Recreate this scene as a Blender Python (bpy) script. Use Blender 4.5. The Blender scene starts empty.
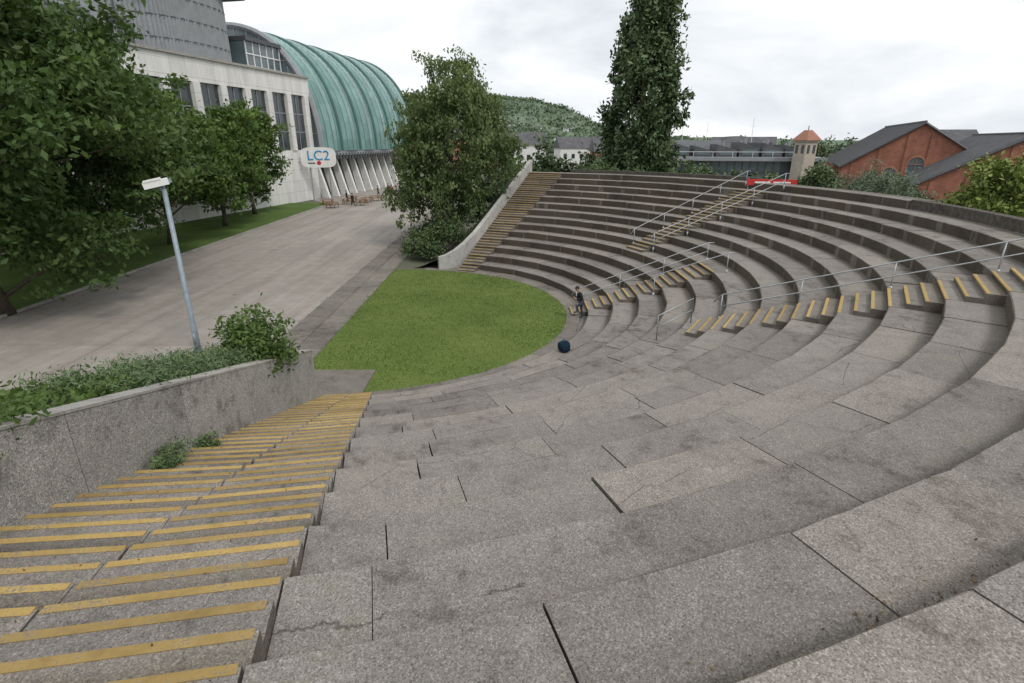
import bpy, math, random
import numpy as np
from mathutils import Vector, Matrix, noise
random.seed(7)
SC=bpy.context.scene
COL=SC.collection
rad=math.radians
CX,CY=-7.1,27.4
R0,TR,RI=11.0,1.2,0.41
NR=14
CAMZ=8.5

# ------------------------------------------------------------ mesh helpers
class MB:
    def __init__(s): s.v=[];s.f=[];s.r=[];s.m=[]
    def add(s,vs,fs,rnd=0.5,mi=0):
        b=len(s.v); s.v.extend([tuple(v) for v in vs])
        for f in fs: s.f.append(tuple(b+i for i in f)); s.r.append(rnd); s.m.append(mi)
    def box(s,x0,x1,y0,y1,z0,z1,rnd=0.5,mi=0,M=None):
        vs=[Vector(p) for p in ((x0,y0,z0),(x1,y0,z0),(x1,y1,z0),(x0,y1,z0),(x0,y0,z1),(x1,y0,z1),(x1,y1,z1),(x0,y1,z1))]
        if M: vs=[M@v for v in vs]
        s.add(vs,[(0,3,2,1),(4,5,6,7),(0,1,5,4),(1,2,6,5),(2,3,7,6),(3,0,4,7)],rnd,mi)
    def tube(s,pts,rr,n=8,rnd=0.5,mi=0,cap=True):
        pts=[Vector(p) for p in pts]; rings=[]
        if not hasattr(rr,'__len__'): rr=[rr]*len(pts)
        prev=None
        for i,p in enumerate(pts):
            d=(pts[min(i+1,len(pts)-1)]-pts[max(i-1,0)])
            if d.length<1e-6: d=Vector((0,0,1))
            d.normalize()
            if prev is None:
                a=Vector((1,0,0)) if abs(d.x)<.8 else Vector((0,1,0))
            else: a=prev
            a=(a-d*a.dot(d)).normalized(); prev=a; b=d.cross(a)
            rings.append([p+(a*math.cos(2*math.pi*j/n)+b*math.sin(2*math.pi*j/n))*rr[i] for j in range(n)])
        vs=[v for r in rings for v in r]; fs=[]
        for i in range(len(pts)-1):
            for j in range(n):
                k=(j+1)%n; fs.append((i*n+j,i*n+k,(i+1)*n+k,(i+1)*n+j))
        if cap: fs.append(tuple(range(n-1,-1,-1))); fs.append(tuple((len(pts)-1)*n+j for j in range(n)))
        s.add(vs,fs,rnd,mi)
    def ell(s,c,r,n=12,m=8,rnd=.5,mi=0,z0=-1.0,M=None):
        vs=[];fs=[]
        for i in range(m+1):
            ph=math.asin(max(-1,z0))+(math.pi/2-math.asin(max(-1,z0)))*i/m
            for j in range(n):
                t=2*math.pi*j/n
                v=Vector((r[0]*math.cos(ph)*math.cos(t),r[1]*math.cos(ph)*math.sin(t),r[2]*math.sin(ph)))
                if M: v=M@v
                vs.append(v+Vector(c))
        for i in range(m):
            for j in range(n):
                k=(j+1)%n; fs.append((i*n+j,i*n+k,(i+1)*n+k,(i+1)*n+j))
        s.add(vs,fs,rnd,mi)
    def build(s,name,mats,parent=None,smooth=False):
        me=bpy.data.meshes.new(name); me.from_pydata(s.v,[],s.f)
        for m in (mats if isinstance(mats,(list,tuple)) else [mats]): me.materials.append(m)
        a=me.attributes.new('rnd','FLOAT','FACE'); a.data.foreach_set('value',s.r)
        me.polygons.foreach_set('material_index',s.m)
        if smooth: me.polygons.foreach_set('use_smooth',[True]*len(s.f))
        me.update(); o=bpy.data.objects.new(name,me); COL.objects.link(o)
        if parent: o.parent=parent
        return o
def empty(name,loc=(0,0,0),rz=0):
    o=bpy.data.objects.new(name,None); COL.objects.link(o); o.location=loc; o.rotation_euler=(0,0,rz); return o

def quads(name,V,rnd,mat,parent=None,k=4):
    n=len(V)//k
    me=bpy.data.meshes.new(name); me.vertices.add(n*k); me.vertices.foreach_set('co',V.astype(np.float32).ravel())
    me.loops.add(n*k); me.loops.foreach_set('vertex_index',np.arange(n*k,dtype=np.int32))
    me.polygons.add(n); me.polygons.foreach_set('loop_start',np.arange(0,n*k,k,dtype=np.int32))
    try: me.polygons.foreach_set('loop_total',np.full(n,k,dtype=np.int32))
    except Exception: pass
    a=me.attributes.new('rnd','FLOAT','FACE'); a.data.foreach_set('value',rnd.astype(np.float32))
    me.materials.append(mat); me.update(calc_edges=True); me.validate()
    o=bpy.data.objects.new(name,me); COL.objects.link(o)
    if parent: o.parent=parent
    return o
def leaves(name,C,size,rnd,mat,parent,rng,aspect=.55,droop=0.0,up=.4):
    n=len(C)
    T=rng.normal(size=(n,3)); T[:,2]-=droop*2
    T/=np.linalg.norm(T,axis=1)[:,None]
    Nn=rng.normal(size=(n,3)); Nn[:,2]=np.abs(Nn[:,2])+up
    B=np.cross(Nn,T); B/=np.linalg.norm(B,axis=1)[:,None]+1e-9
    s=(size*rng.uniform(.6,1.3,n))[:,None]
    V=np.stack([C-T*s,C+B*s*aspect+T*s*.15,C+T*s,C-B*s*aspect+T*s*.15],1).reshape(-1,3)
    return quads(name,V,np.clip(rnd,0,1),mat,parent)
def blades(name,P,h,w,rnd,mat,parent,rng):
    n=len(P); a=rng.uniform(0,2*np.pi,n); d=np.stack([np.cos(a),np.sin(a),np.zeros(n)],1)*w
    l=rng.normal(size=(n,3))*h*.35; l[:,2]=h*rng.uniform(.5,1.2,n)
    V=np.stack([P-d,P+d,P+l],1).reshape(-1,3)
    return quads(name,V,rnd,mat,parent,3)

# ------------------------------------------------------------ materials
def base(name,rough=.85,spec=.3):
    m=bpy.data.materials.new(name); m.use_nodes=True; nt=m.node_tree
    b=nt.nodes['Principled BSDF']; b.inputs['Roughness'].default_value=rough
    b.inputs['Specular IOR Level'].default_value=spec
    return m,nt,b
def nd(nt,t,**k):
    n=nt.nodes.new(t)
    for a,v in k.items():
        if a in n.inputs: n.inputs[a].default_value=v
        else: setattr(n,a,v)
    return n
def math_(nt,op,a,b=None,clamp=False):
    n=nt.nodes.new('ShaderNodeMath'); n.operation=op; n.use_clamp=clamp
    for i,x in enumerate((a,b)):
        if x is None: continue
        if isinstance(x,(int,float)): n.inputs[i].default_value=x
        else: nt.links.new(x,n.inputs[i])
    return n.outputs[0]
def ramp(nt,fac,stops):
    n=nt.nodes.new('ShaderNodeValToRGB'); cr=n.color_ramp
    while len(cr.elements)<len(stops): cr.elements.new(.5)
    for e,(p,c) in zip(cr.elements,stops): e.position=p; e.color=(c[0],c[1],c[2],1) if hasattr(c,'__len__') else (c,c,c,1)
    nt.links.new(fac,n.inputs[0]); return n.outputs[0]
def mix(nt,fac,a,b,mode='MIX'):
    n=nt.nodes.new('ShaderNodeMix'); n.data_type='RGBA'; n.blend_type=mode
    for s,x in ((n.inputs[0],fac),(n.inputs[6],a),(n.inputs[7],b)):
        if isinstance(x,(int,float)): s.default_value=x
        elif isinstance(x,(tuple,list)): s.default_value=(x[0],x[1],x[2],1)
        else: nt.links.new(x,s)
    return n.outputs[2]
def coords(nt): return nt.nodes.new('ShaderNodeTexCoord').outputs['Object']
def noi(nt,co,scale,detail=5,rough=.6,dist=0):
    n=nd(nt,'ShaderNodeTexNoise',Scale=scale,Detail=detail,Roughness=rough,Distortion=dist); nt.links.new(co,n.inputs['Vector']); return n.outputs['Fac']
def bump(nt,b,h,s=.3,d=.02):
    n=nd(nt,'ShaderNodeBump',Strength=s,Distance=d); nt.links.new(h,n.inputs['Height']); nt.links.new(n.outputs[0],b.inputs['Normal'])
def attr(nt):
    n=nt.nodes.new('ShaderNodeAttribute'); n.attribute_name='rnd'; return n.outputs['Fac']

def concrete(name,dark,mid,light,stain=.4,speck=.5,fine=90,terrace=False,lich=.3,bs=.5):
    m,nt,b=base(name,.92,.2); co=coords(nt)
    big=noi(nt,co,.38,4,.62,.5); med=noi(nt,co,2.6,6,.74); fin=noi(nt,co,fine,1,.7)
    col=mix(nt,.55,ramp(nt,big,[(.3,dark),(.5,mid),(.7,light)]),ramp(nt,med,[(.3,dark),(.5,mid),(.72,light)]))
    stn=ramp(nt,math_(nt,'ADD',math_(nt,'MULTIPLY',big,.4),math_(nt,'MULTIPLY',med,.6)),[(.38,(.52,.49,.46)),(.455,(1,1,1)),(.6,(1.04,1.035,1.03))])
    col=mix(nt,stain,col,mix(nt,1.0,col,stn,'MULTIPLY'))
    vo=nd(nt,'ShaderNodeTexVoronoi',Scale=fine*.75); nt.links.new(co,vo.inputs['Vector'])
    sp=ramp(nt,vo.outputs['Color'],[(0,.33),(.3,.8),(.7,1.15),(1,1.9)])
    col=mix(nt,speck,col,mix(nt,1.0,col,sp,'MULTIPLY'))
    col=mix(nt,speck*.8,col,mix(nt,1.0,col,ramp(nt,fin,[(.3,.55),(.7,1.45)]),'MULTIPLY'))
    col=mix(nt,1.0,col,ramp(nt,attr(nt),[(0,(.84,.835,.83)),(.5,(1,1,1)),(1,(1.11,1.095,1.07))]),'MULTIPLY')
    if lich>0:
        li=nd(nt,'ShaderNodeTexVoronoi',Scale=4.2); nt.links.new(co,li.inputs['Vector'])
        lf=math_(nt,'MULTIPLY',ramp(nt,li.outputs['Distance'],[(.05,lich*1.6),(.11,0.0)]),ramp(nt,med,[(.45,0.0),(.6,1.0)]))
        col=mix(nt,lf,col,(light[0]*1.6,light[1]*1.6,light[2]*1.5))
    if terrace:
        s=nt.nodes.new('ShaderNodeSeparateXYZ'); nt.links.new(co,s.inputs[0])
        dx=math_(nt,'ADD',s.outputs[0],-CX); dy=math_(nt,'ADD',s.outputs[1],-CY)
        r=math_(nt,'SQRT',math_(nt,'ADD',math_(nt,'MULTIPLY',dx,dx),math_(nt,'MULTIPLY',dy,dy)))
        fr=math_(nt,'FRACT',math_(nt,'DIVIDE',math_(nt,'SUBTRACT',r,R0-12),TR))
        fr=math_(nt,'ADD',fr,math_(nt,'MULTIPLY',math_(nt,'SUBTRACT',med,.5),.7))
        dirt=ramp(nt,fr,[(.62,0.0),(.97,.85)])
        col=mix(nt,dirt,col,mix(nt,1.0,col,(.50,.46,.39),'MULTIPLY'))
        # faint moss tint and hairline cracks
        moss=math_(nt,'MULTIPLY',ramp(nt,big,[(.54,0.0),(.66,.35)]),ramp(nt,med,[(.5,0.0),(.6,1.0)]))
        col=mix(nt,moss,col,(.13,.135,.075))
        dv=nd(nt,'ShaderNodeVectorMath',operation='MULTIPLY_ADD'); nt.links.new(co,dv.inputs[0]); dv.inputs[1].default_value=(1,1,1)
        cv=nt.nodes.new('ShaderNodeCombineXYZ'); mm=math_(nt,'MULTIPLY',med,.55); nt.links.new(mm,cv.inputs[0]); nt.links.new(mm,cv.inputs[1]); nt.links.new(cv.outputs[0],dv.inputs[2])
        ck=nd(nt,'ShaderNodeTexVoronoi',Scale=.42,feature='DISTANCE_TO_EDGE'); nt.links.new(dv.outputs[0],ck.inputs['Vector'])
        cf=math_(nt,'MULTIPLY',ramp(nt,ck.outputs['Distance'],[(.0015,.75),(.0035,0.0)]),ramp(nt,big,[(.5,0.0),(.53,1.0)]))
        col=mix(nt,cf,col,(.04,.037,.033))
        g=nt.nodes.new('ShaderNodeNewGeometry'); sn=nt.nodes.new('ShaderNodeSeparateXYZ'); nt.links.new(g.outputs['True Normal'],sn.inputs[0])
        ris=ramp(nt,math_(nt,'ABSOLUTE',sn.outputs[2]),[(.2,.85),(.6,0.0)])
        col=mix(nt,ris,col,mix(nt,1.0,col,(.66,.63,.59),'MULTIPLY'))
    nt.links.new(col,b.inputs['Base Color'])
    bump(nt,b,fin,bs,.008)
    return m
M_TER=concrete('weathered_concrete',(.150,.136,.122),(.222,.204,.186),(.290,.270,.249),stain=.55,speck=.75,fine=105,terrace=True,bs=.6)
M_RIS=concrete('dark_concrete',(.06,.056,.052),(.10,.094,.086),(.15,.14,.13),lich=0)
M_WALL=concrete('exposed_aggregate',(.235,.222,.203),(.325,.308,.285),(.40,.382,.353),speck=.85,fine=75,lich=.1,stain=.6,bs=.7)
M_COPE=concrete('coping_concrete',(.24,.23,.212),(.34,.325,.30),(.42,.405,.375),speck=.4)
M_WALL2=concrete('pale_concrete',(.30,.295,.285),(.41,.40,.385),(.50,.49,.47),speck=.3)
M_PAVE=concrete('paving_concrete',(.125,.112,.098),(.19,.173,.152),(.25,.23,.205))
def simple(name,c,rough=.6,spec=.4,metal=0,var=.25,scale=3,bmp=0):
    m,nt,b=base(name,rough,spec); co=coords(nt); n=noi(nt,co,scale,4,.65)
    col=mix(nt,1.0,c,ramp(nt,n,[(.25,1-var),(.75,1+var)]),'MULTIPLY')
    nt.links.new(col,b.inputs['Base Color']); b.inputs['Metallic'].default_value=metal
    if bmp: bump(nt,b,n,bmp,.02)
    return m
def yellowm():
    m,nt,b=base('yellow_nosing',.8,.25); co=coords(nt)
    n=noi(nt,co,3,5,.7); f=noi(nt,co,40,2,.7)
    col=ramp(nt,n,[(.25,(.27,.19,.07)),(.5,(.42,.29,.10)),(.75,(.52,.37,.14))])
    col=mix(nt,1.0,col,ramp(nt,attr(nt),[(0,(.66,.66,.70)),(1,(1.1,1.1,1.1))]),'MULTIPLY')
    w=ramp(nt,math_(nt,'ADD',math_(nt,'MULTIPLY',n,.5),math_(nt,'MULTIPLY',f,.5)),[(.52,0.0),(.61,.85)])
    col=mix(nt,w,col,(.19,.165,.13)); nt.links.new(col,b.inputs['Base Color']); bump(nt,b,f,.5,.005); return m
M_YEL=yellowm()
def plazam():
    m,nt,b=base('plaza_concrete',.85,.3); co=coords(nt)
    a=noi(nt,co,.12,5,.65,.5); c=noi(nt,co,1.3,5,.7); f=noi(nt,co,30,1)
    col=ramp(nt,a,[(.3,(.255,.228,.20)),(.5,(.325,.295,.262)),(.7,(.39,.36,.325))])
    col=mix(nt,.5,col,ramp(nt,c,[(.3,(.235,.21,.183)),(.7,(.395,.365,.33))]))
    mpn=nt.nodes.new('ShaderNodeMapping'); mpn.inputs['Scale'].default_value=(1.2,.05,1); mpn.inputs['Rotation'].default_value=(0,0,.05); nt.links.new(co,mpn.inputs[0])
    tr=noi(nt,mpn.outputs[0],1.0,3,.6); col=mix(nt,1.0,col,ramp(nt,tr,[(.35,(.86,.85,.84)),(.6,(1.05,1.05,1.05))]),'MULTIPLY')
    col=mix(nt,.5,col,mix(nt,1.0,col,ramp(nt,f,[(.3,.7),(.7,1.3)]),'MULTIPLY'))
    br=nd(nt,'ShaderNodeTexBrick',Scale=1.0); br.inputs['Mortar Size'].default_value=.018; br.inputs['Brick Width'].default_value=6.0; br.inputs['Row Height'].default_value=4.5; br.offset=0
    br.inputs['Color1'].default_value=(1,1,1,1); br.inputs['Color2'].default_value=(.93,.93,.94,1); br.inputs['Mortar'].default_value=(.6,.57,.52,1)
    nt.links.new(co,br.inputs['Vector']); col=mix(nt,1.0,col,br.outputs['Color'],'MULTIPLY')
    nt.links.new(col,b.inputs['Base Color']); return m
M_PLAZA=plazam()
def grassm(name,c1,c2,c3,sc=1.2):
    m,nt,b=base(name,.9,.15); co=coords(nt); a=noi(nt,co,sc*.25,4,.6); f=noi(nt,co,sc*14,3,.7)
    col=mix(nt,.5,ramp(nt,a,[(.3,c1),(.5,c2),(.7,c3)]),ramp(nt,f,[(.3,c1),(.5,c2),(.7,c3)]))
    nt.links.new(col,b.inputs['Base Color']); bump(nt,b,f,.8,.05); return m
M_LAWN=grassm('lawn_grass',(.08,.125,.03),(.12,.172,.042),(.165,.215,.062))
M_VERGE=grassm('verge_grass',(.05,.09,.024),(.085,.14,.034),(.12,.18,.045))
M_GROUND=grassm('mixed_ground',(.07,.085,.05),(.12,.125,.09),(.17,.165,.14),.3)
M_SOIL=grassm('planting_soil',(.03,.04,.02),(.05,.06,.03),(.08,.08,.045))
def leafm(name,stops,trans=.25,rough=.55):
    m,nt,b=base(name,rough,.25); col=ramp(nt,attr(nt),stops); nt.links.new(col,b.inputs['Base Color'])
    if trans>0:
        t=nt.nodes.new('ShaderNodeBsdfTranslucent'); nt.links.new(mix(nt,1.0,col,(1.3,1.4,.7),'MULTIPLY'),t.inputs[0])
        ms=nt.nodes.new('ShaderNodeMixShader'); ms.inputs[0].default_value=trans
        nt.links.new(b.outputs[0],ms.inputs[1]); nt.links.new(t.outputs[0],ms.inputs[2])
        nt.links.new(ms.outputs[0],nt.nodes['Material Output'].inputs[0])
    return m
L_DARK=leafm('leaf_dark',[(0,(.035,.06,.022)),(.5,(.07,.118,.036)),(1,(.13,.195,.06))])
L_MID=leafm('leaf_mid',[(0,(.045,.08,.024)),(.5,(.09,.148,.04)),(1,(.16,.23,.065))])
L_BIRCH=leafm('leaf_birch',[(0,(.06,.09,.04)),(.5,(.12,.165,.066)),(1,(.20,.25,.11))])
L_POP=leafm('leaf_poplar',[(0,(.045,.072,.034)),(.5,(.088,.13,.06)),(1,(.145,.195,.09))],0)
L_GREY=leafm('leaf_greygreen',[(0,(.07,.1,.06)),(.5,(.13,.17,.11)),(1,(.2,.25,.16))],0)
L_YG=leafm('leaf_yellowgreen',[(0,(.09,.12,.025)),(.5,(.17,.215,.05)),(1,(.27,.31,.09))],0)
L_JUN=leafm('leaf_juniper',[(0,(.05,.085,.038)),(.5,(.105,.16,.07)),(1,(.18,.235,.105))],0)
L_GRASS=leafm('grass_blade',[(0,(.08,.125,.026)),(.5,(.13,.185,.044)),(1,(.21,.245,.08))],0,.7)
L_DEAD=leafm('dead_leaf',[(0,(.09,.06,.03)),(.5,(.15,.1,.05)),(1,(.24,.17,.08))],0,.8)
L_FAR=leafm('far_foliage',[(0,(.04,.065,.03)),(.5,(.075,.115,.045)),(1,(.13,.18,.07))],0)
L_HILL=leafm('hill_woodland',[(0,(.075,.115,.07)),(.5,(.11,.155,.085)),(1,(.15,.195,.105))],0,.9)
M_BARK=simple('bark',(.10,.085,.065),.9,.1,0,.5,8,.8)
M_BARKP=simple('bark_pale',(.3,.28,.25),.9,.1,0,.5,6,.6)
M_STEEL=simple('galvanised_steel',(.36,.38,.39),.45,.5,.5,.2,6)
M_POLE=simple('painted_pole',(.25,.30,.34),.5,.4,.2,.2,5)
M_WHITE=simple('white_paint',(.74,.74,.72),.6,.3,0,.12,1.2)
M_DGREY=simple('dark_grey_metal',(.09,.095,.10),.5,.4,.2,.3,2)
M_GREY=simple('grey_cladding',(.27,.285,.30),.5,.4,.1,.15,1)
M_GLASS=simple('dark_window_glass',(.035,.045,.05),.12,.7,0,.5,.4)
M_GLASS2=simple('grey_glass',(.11,.145,.16),.15,.7,0,.35,.3)
M_RED=simple('red_sign',(.5,.03,.03),.5,.4,0,.1,3)
M_BLUE=simple('sign_blue',(.02,.25,.5),.5,.4,0,.1,3)
M_WOOD=simple('bench_wood',(.24,.13,.07),.8,.2,0,.4,8)
M_TERRA=simple('terracotta_tile',(.34,.17,.12),.8,.2,0,.3,4)
M_SLATE=simple('slate_roof',(.105,.105,.112),.75,.25,0,.35,.6)
M_STONE=simple('dark_stone',(.10,.09,.078),.95,.1,0,.6,5,1.0)

# ------------------------------------------------------------ amphitheatre
def P(r,a,z): a=rad(a); return Vector((CX+r*math.sin(a),CY-r*math.cos(a),z))
def slab(mb,r0,r1,a0,a1,zt,zb,gap=.012,rnd=.5,mi=0,ch=.016,tilt=0,jag=0):
    g0=math.degrees(gap/2/r0); vs=[]
    if jag<=0 or a1-a0<1.0: secs=[a0+g0,a1-g0]
    else:
        n=10; secs=[a0+g0+(a1-a0-2*g0)*i/n for i in range(n+1)]
    A0,A1=secs[0],secs[-1]
    for i,a in enumerate(secs):
        t=(a-A0)/(A1-A0); j=rg.uniform(0,jag)
        c=ch+rg.uniform(0,jag)*(2.2 if rg.random()<.12 else .8)
        for q,(r,z) in enumerate([(r0+j,zb),(r0+j,zt-c),(r0+c+j,zt),(r1,zt),(r1,zb)]):
            p=P(r,A0,z).lerp(P(r,A1,z),t); p.z+=tilt*(1-2*t); vs.append(p)
    fs=[]
    m=len(secs)
    for s in range(m-1): fs+=[(s*5+i,s*5+i+1,s*5+i+6,s*5+i+5) for i in range(4)]
    e=(m-1)*5; fs+=[(4,3,2,1,0),tuple(e+i for i in range(5))]
    mb.add(vs,fs,rnd,mi)
NS=(2.6,7.7,12.2)      # near end stair
FS=(154.0,157.5,161.0) # far end stair
STB=(86.0,94.0,0,5); STC=(111.3,117.0,5,12); STD=(54.6,61.0,5,12)
rg=random.Random(3)
amph=empty('amphitheatre')
mb=MB(); baseb=MB()
for k in range(NR):
    r=R0+TR*k; z=RI*(k+1)
    bp=[NS[0],NS[1],NS[2]]
    if STD[2]<=k<=STD[3]: bp+=[STD[0],STD[1]]
    if STB[2]<=k<=STB[3]: bp+=[STB[0],STB[1]]
    if STC[2]<=k<=STC[3]: bp+=[STC[0],STC[1]]
    bp+=list(FS)
    if k==13: bp=[NS[0],NS[1],NS[2],66.0,None,90.0]+list(FS)
    i=0
    while i<len(bp)-1:
        a,b=bp[i],bp[i+1]
        if b is None: i+=2; continue
        inst=(a,b) in ((NS[0],NS[1]),(NS[1],NS[2]),(FS[0],FS[1]),(FS[1],FS[2]),STB[:2],STC[:2],STD[:2])
        if inst: cuts=[a,b]
        else:
            step=math.degrees(2.35/r); cuts=[a]; x=a+step*rg.uniform(.3,1.0)
            while x<b-step*.3: cuts.append(x); x+=step*rg.uniform(.9,1.1)
            cuts.append(b)
        for c0,c1 in zip(cuts[:-1],cuts[1:]):
            slab(mb,r+rg.uniform(-.01,.01) if not inst else r,r+TR+.16,c0,c1,z+(rg.uniform(-.010,.010) if not inst else 0),z-RI-.06,gap=rg.choice((.008,.014,.022,.036)),rnd=rg.random(),tilt=rg.uniform(-.007,.007) if not inst else 0,ch=.014,jag=.012 if (r>18 and a<80) else 0)
        i+=1
    n=80
    for j in range(n):
        a=2.6+(158.4)*j/n; b=2.6+158.4*(j+1)/n
        if k==13 and 66<a<90: continue
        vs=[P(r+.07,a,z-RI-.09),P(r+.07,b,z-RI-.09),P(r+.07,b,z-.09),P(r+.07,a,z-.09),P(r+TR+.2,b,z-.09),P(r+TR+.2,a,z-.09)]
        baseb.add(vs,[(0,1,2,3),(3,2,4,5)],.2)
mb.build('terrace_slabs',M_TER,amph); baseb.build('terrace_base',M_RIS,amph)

def stair(name,secs,k0,k1):
    e=empty(name); s=MB(); y=MB()
    for k in range(k0,k1+1):
        r=R0+TR*k; zb=RI*k
        for a0,a1 in secs:
            slab(s,r-.8,r-.37,a0,a1,zb+RI/3,zb-.05,.01,rg.random())
            slab(s,r-.4,r+.12,a0,a1,zb+RI*2/3,zb-.05,.01,rg.random())
            for rr,zz in ((r-.8,zb+RI/3),(r-.4,zb+RI*2/3),(r,zb+RI)):
                slab(y,rr-.007,rr+.082+rg.uniform(-.006,.006),a0+rg.uniform(.02,.07),a1-rg.uniform(.02,.1),zz+.006,zz-.028,.015+rg.random()*.02,rg.random(),ch=.005)
    s.build('steps',M_TER,e); y.build('nosing_strips',M_YEL,e); return e
stair('stone_staircase',[(NS[0],NS[1]),(NS[1],NS[2])],0,13)
stair('stone_staircase',[(FS[0],FS[1]),(FS[1],FS[2])],0,13)
stair('stone_staircase',[STB[:2]],*STB[2:]); stair('stone_staircase',[STC[:2]],*STC[2:]); stair('stone_staircase',[STD[:2]],*STD[2:])

mb=MB()
for rr0,rr1 in ((9.95,10.62),(10.63,11.25)):
    a=0.0
    while a<168:
        b=a+math.degrees(1.5/rr0)*rg.uniform(.95,1.05); slab(mb,rr0,rr1,a,b,.045+rg.uniform(-.004,.004),-.1,.012,rg.random(),ch=.008); a=b
mb.box(-8.2,-5.35,15.2,19.6,-.1,.07,.2); mb.box(-8.2,-6.2,13,15.19,-.1,.06,.4)
mb.build('pavement',M_PAVE)
mb=MB(); pts=[]
for i in range(65):
    a=-6.3+i*(180+12.6)/64; p=P(9.98,a,.03); pts.append((max(p.x,-8.2),p.y,.03))
mb.add(pts,[tuple(range(len(pts)))]); lawn=mb.build('lawn',M_LAWN)
rng=np.random.default_rng(5)
n=100000; Q=rng.uniform(-10,10,(n,2)); Q=Q[(Q[:,0]**2+Q[:,1]**2<100.8+rng.normal(0,1.0,n))&(Q[:,0]>-1.14)]
Q=Q[~((Q[:,0]+CX<-5.3)&(Q[:,1]+CY<19.65))]
Pn=np.column_stack([Q[:,0]+CX,Q[:,1]+CY,np.full(len(Q),.03)])
cn=np.array([noise.noise(Vector((p[0]*.35,p[1]*.35,0)))*.9+noise.noise(Vector((p[0]*1.8,p[1]*1.8,3)))*.6 for p in Pn])
blades('grass_blades',Pn,.05,.018,np.clip(.45+cn+rng.normal(0,.15,len(Q)),0,1),L_GRASS,lawn,rng)

# ------------------------------------------------------------ near parapet wall
def wallx(y): return -6.02-.055*(y-5)
def wallz(y): return 5.27-.3*(y-5.7)
mb=MB(); ys=[-6,-2.6,.6,3.6,6.6,9.3,12.0,14.6,16.9]
for y0,y1 in zip(ys[:-1],ys[1:]):
    g=.008; vs=[]
    for y in (y0+g,y1-g):
        x=wallx(y); vs+=[(x,y,-.2),(x,y,wallz(y)),(x-.32,y,wallz(y)),(x-.32,y,-.2)]
    mb.add(vs,[(0,1,5,4),(1,2,6,5),(2,3,7,6),(3,2,1,0),(4,5,6,7)],rg.random(),0)
    vs=[]
    for y in (y0+g,y1-g):
        x=wallx(y); z=wallz(y)+.005; vs+=[(x+.015,y,z),(x+.015,y,z+.045),(x-.335,y,z+.045),(x-.335,y,z)]
    mb.add(vs,[(0,1,5,4),(1,2,6,5),(2,3,7,6),(3,0,4,7),(3,2,1,0),(4,5,6,7)],rg.random(),1)
mb.build('parapet_wall',[M_WALL,M_COPE])
path=[(27.6,161.3),(24,161.4),(20,161.5),(17,161.6),(14,161.9),(12.4,162.8),(11.3,164.4),(10.6,166.6),(10.3,169)]
pf=[P(r,a,0) for r,a in path]; mb=MB()
for i in range(len(pf)-1):
    vs=[]
    for j in (i,i+1):
        d=(pf[min(j+1,len(pf)-1)]-pf[max(j-1,0)]).normalized(); nn=Vector((d.y,-d.x,0))*.16
        zt=max(.9,.342*(path[j][0]-11)+1.15)
        for q in (pf[j]-nn,pf[j]+nn): vs+=[(q.x,q.y,-.1),(q.x,q.y,zt)]
    mb.add(vs,[(0,1,5,4),(1,3,7,5),(3,2,6,7),(0,2,3,1),(4,5,7,6)],rg.random())
mb.build('parapet_wall',M_WALL2)
def arcwall(name,r,a0,a1,z0,z1,th,mat):
    mb=MB(); n=int((a1-a0)/2.5)+1
    for i in range(n):
        a=a0+(a1-a0)*i/n;b=a0+(a1-a0)*(i+1)/n
        vs=[P(r,a,z0),P(r,b,z0),P(r,b,z1),P(r,a,z1),P(r+th,a,z0),P(r+th,b,z0),P(r+th,b,z1),P(r+th,a,z1)]
        mb.add(vs,[(0,1,2,3),(3,2,6,7),(4,5,6,7),(0,3,7,4),(1,2,6,5)],rg.random())
    return mb.build(name,mat)
arcwall('stone_wall',26.7,66,90,4.9,5.78,.45,M_STONE)
arcwall('stone_wall',28.0,118,153,4.5,6.0,.4,M_STONE)

# ------------------------------------------------------------ terrain
mb=MB(); S=4000
mb.add([(-S,-S,-.012),(S,-S,-.012),(S,S,-.012),(-S,S,-.012)],[(0,1,2,3)]); mb.build('ground',M_GROUND)
mb=MB(); mb.add([(-26,-40,.004),(-10.6,-40,.004),(-10.6,70,.004),(-6,122,.004),(-24,122,.004),(-31,86,.004),(-26.5,80,.004)],[tuple(range(7))]); mb.build('plaza',M_PLAZA)
mb=MB()
y=10.0
while y<70:
    for x0,x1 in ((-10.6,-9.42),(-9.4,-8.22)):
        mb.box(x0+.01,x1-.01,y+.01,y+1.19,-.05,.012+rg.uniform(-.003,.004),rg.random())
    y+=1.2
mb.build('pavement',M_PAVE)
mb=MB(); mb.box(-48,-26.15,-40,80,-.02,.12,.5,0); vg=mb.build('grass_verge',M_VERGE)
mb=MB(); y=-40
while y<80: mb.box(-26.14,-26.0,y+.01,y+.99,-.02,.135,rg.random()); y+=1
mb.build('kerb',M_COPE)
def sm(t): t=max(0,min(1,t)); return t*t*(3-2*t)
mb=MB(); na,nr=70,12
for i in range(na+1):
    a=-25+186*i/na
    for j in range(nr+1):
        r=27.5+20*j/nr; z=5.35*(1-sm((r-29)/14))-.02
        if a<2: z=min(z,5.2)
        z+=.15*noise.noise(Vector((a*.2,r*.4,0)))
        q=P(r,a,max(z,-.3) if j<nr else -.4); mb.v.append(tuple(q))
for i in range(na):
    for j in range(nr):
        b=i*(nr+1)+j; mb.f.append((b,b+nr+1,b+nr+2,b+1)); mb.r.append(.5); mb.m.append(0)
mb.build('grass_bank',M_VERGE,None,True)
def fbz(r,t): return (.342*(r-11)+.85 if r>10.4 else .6)*(1-sm(t/1.0))
mb=MB(); na,nr=14,16
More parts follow.
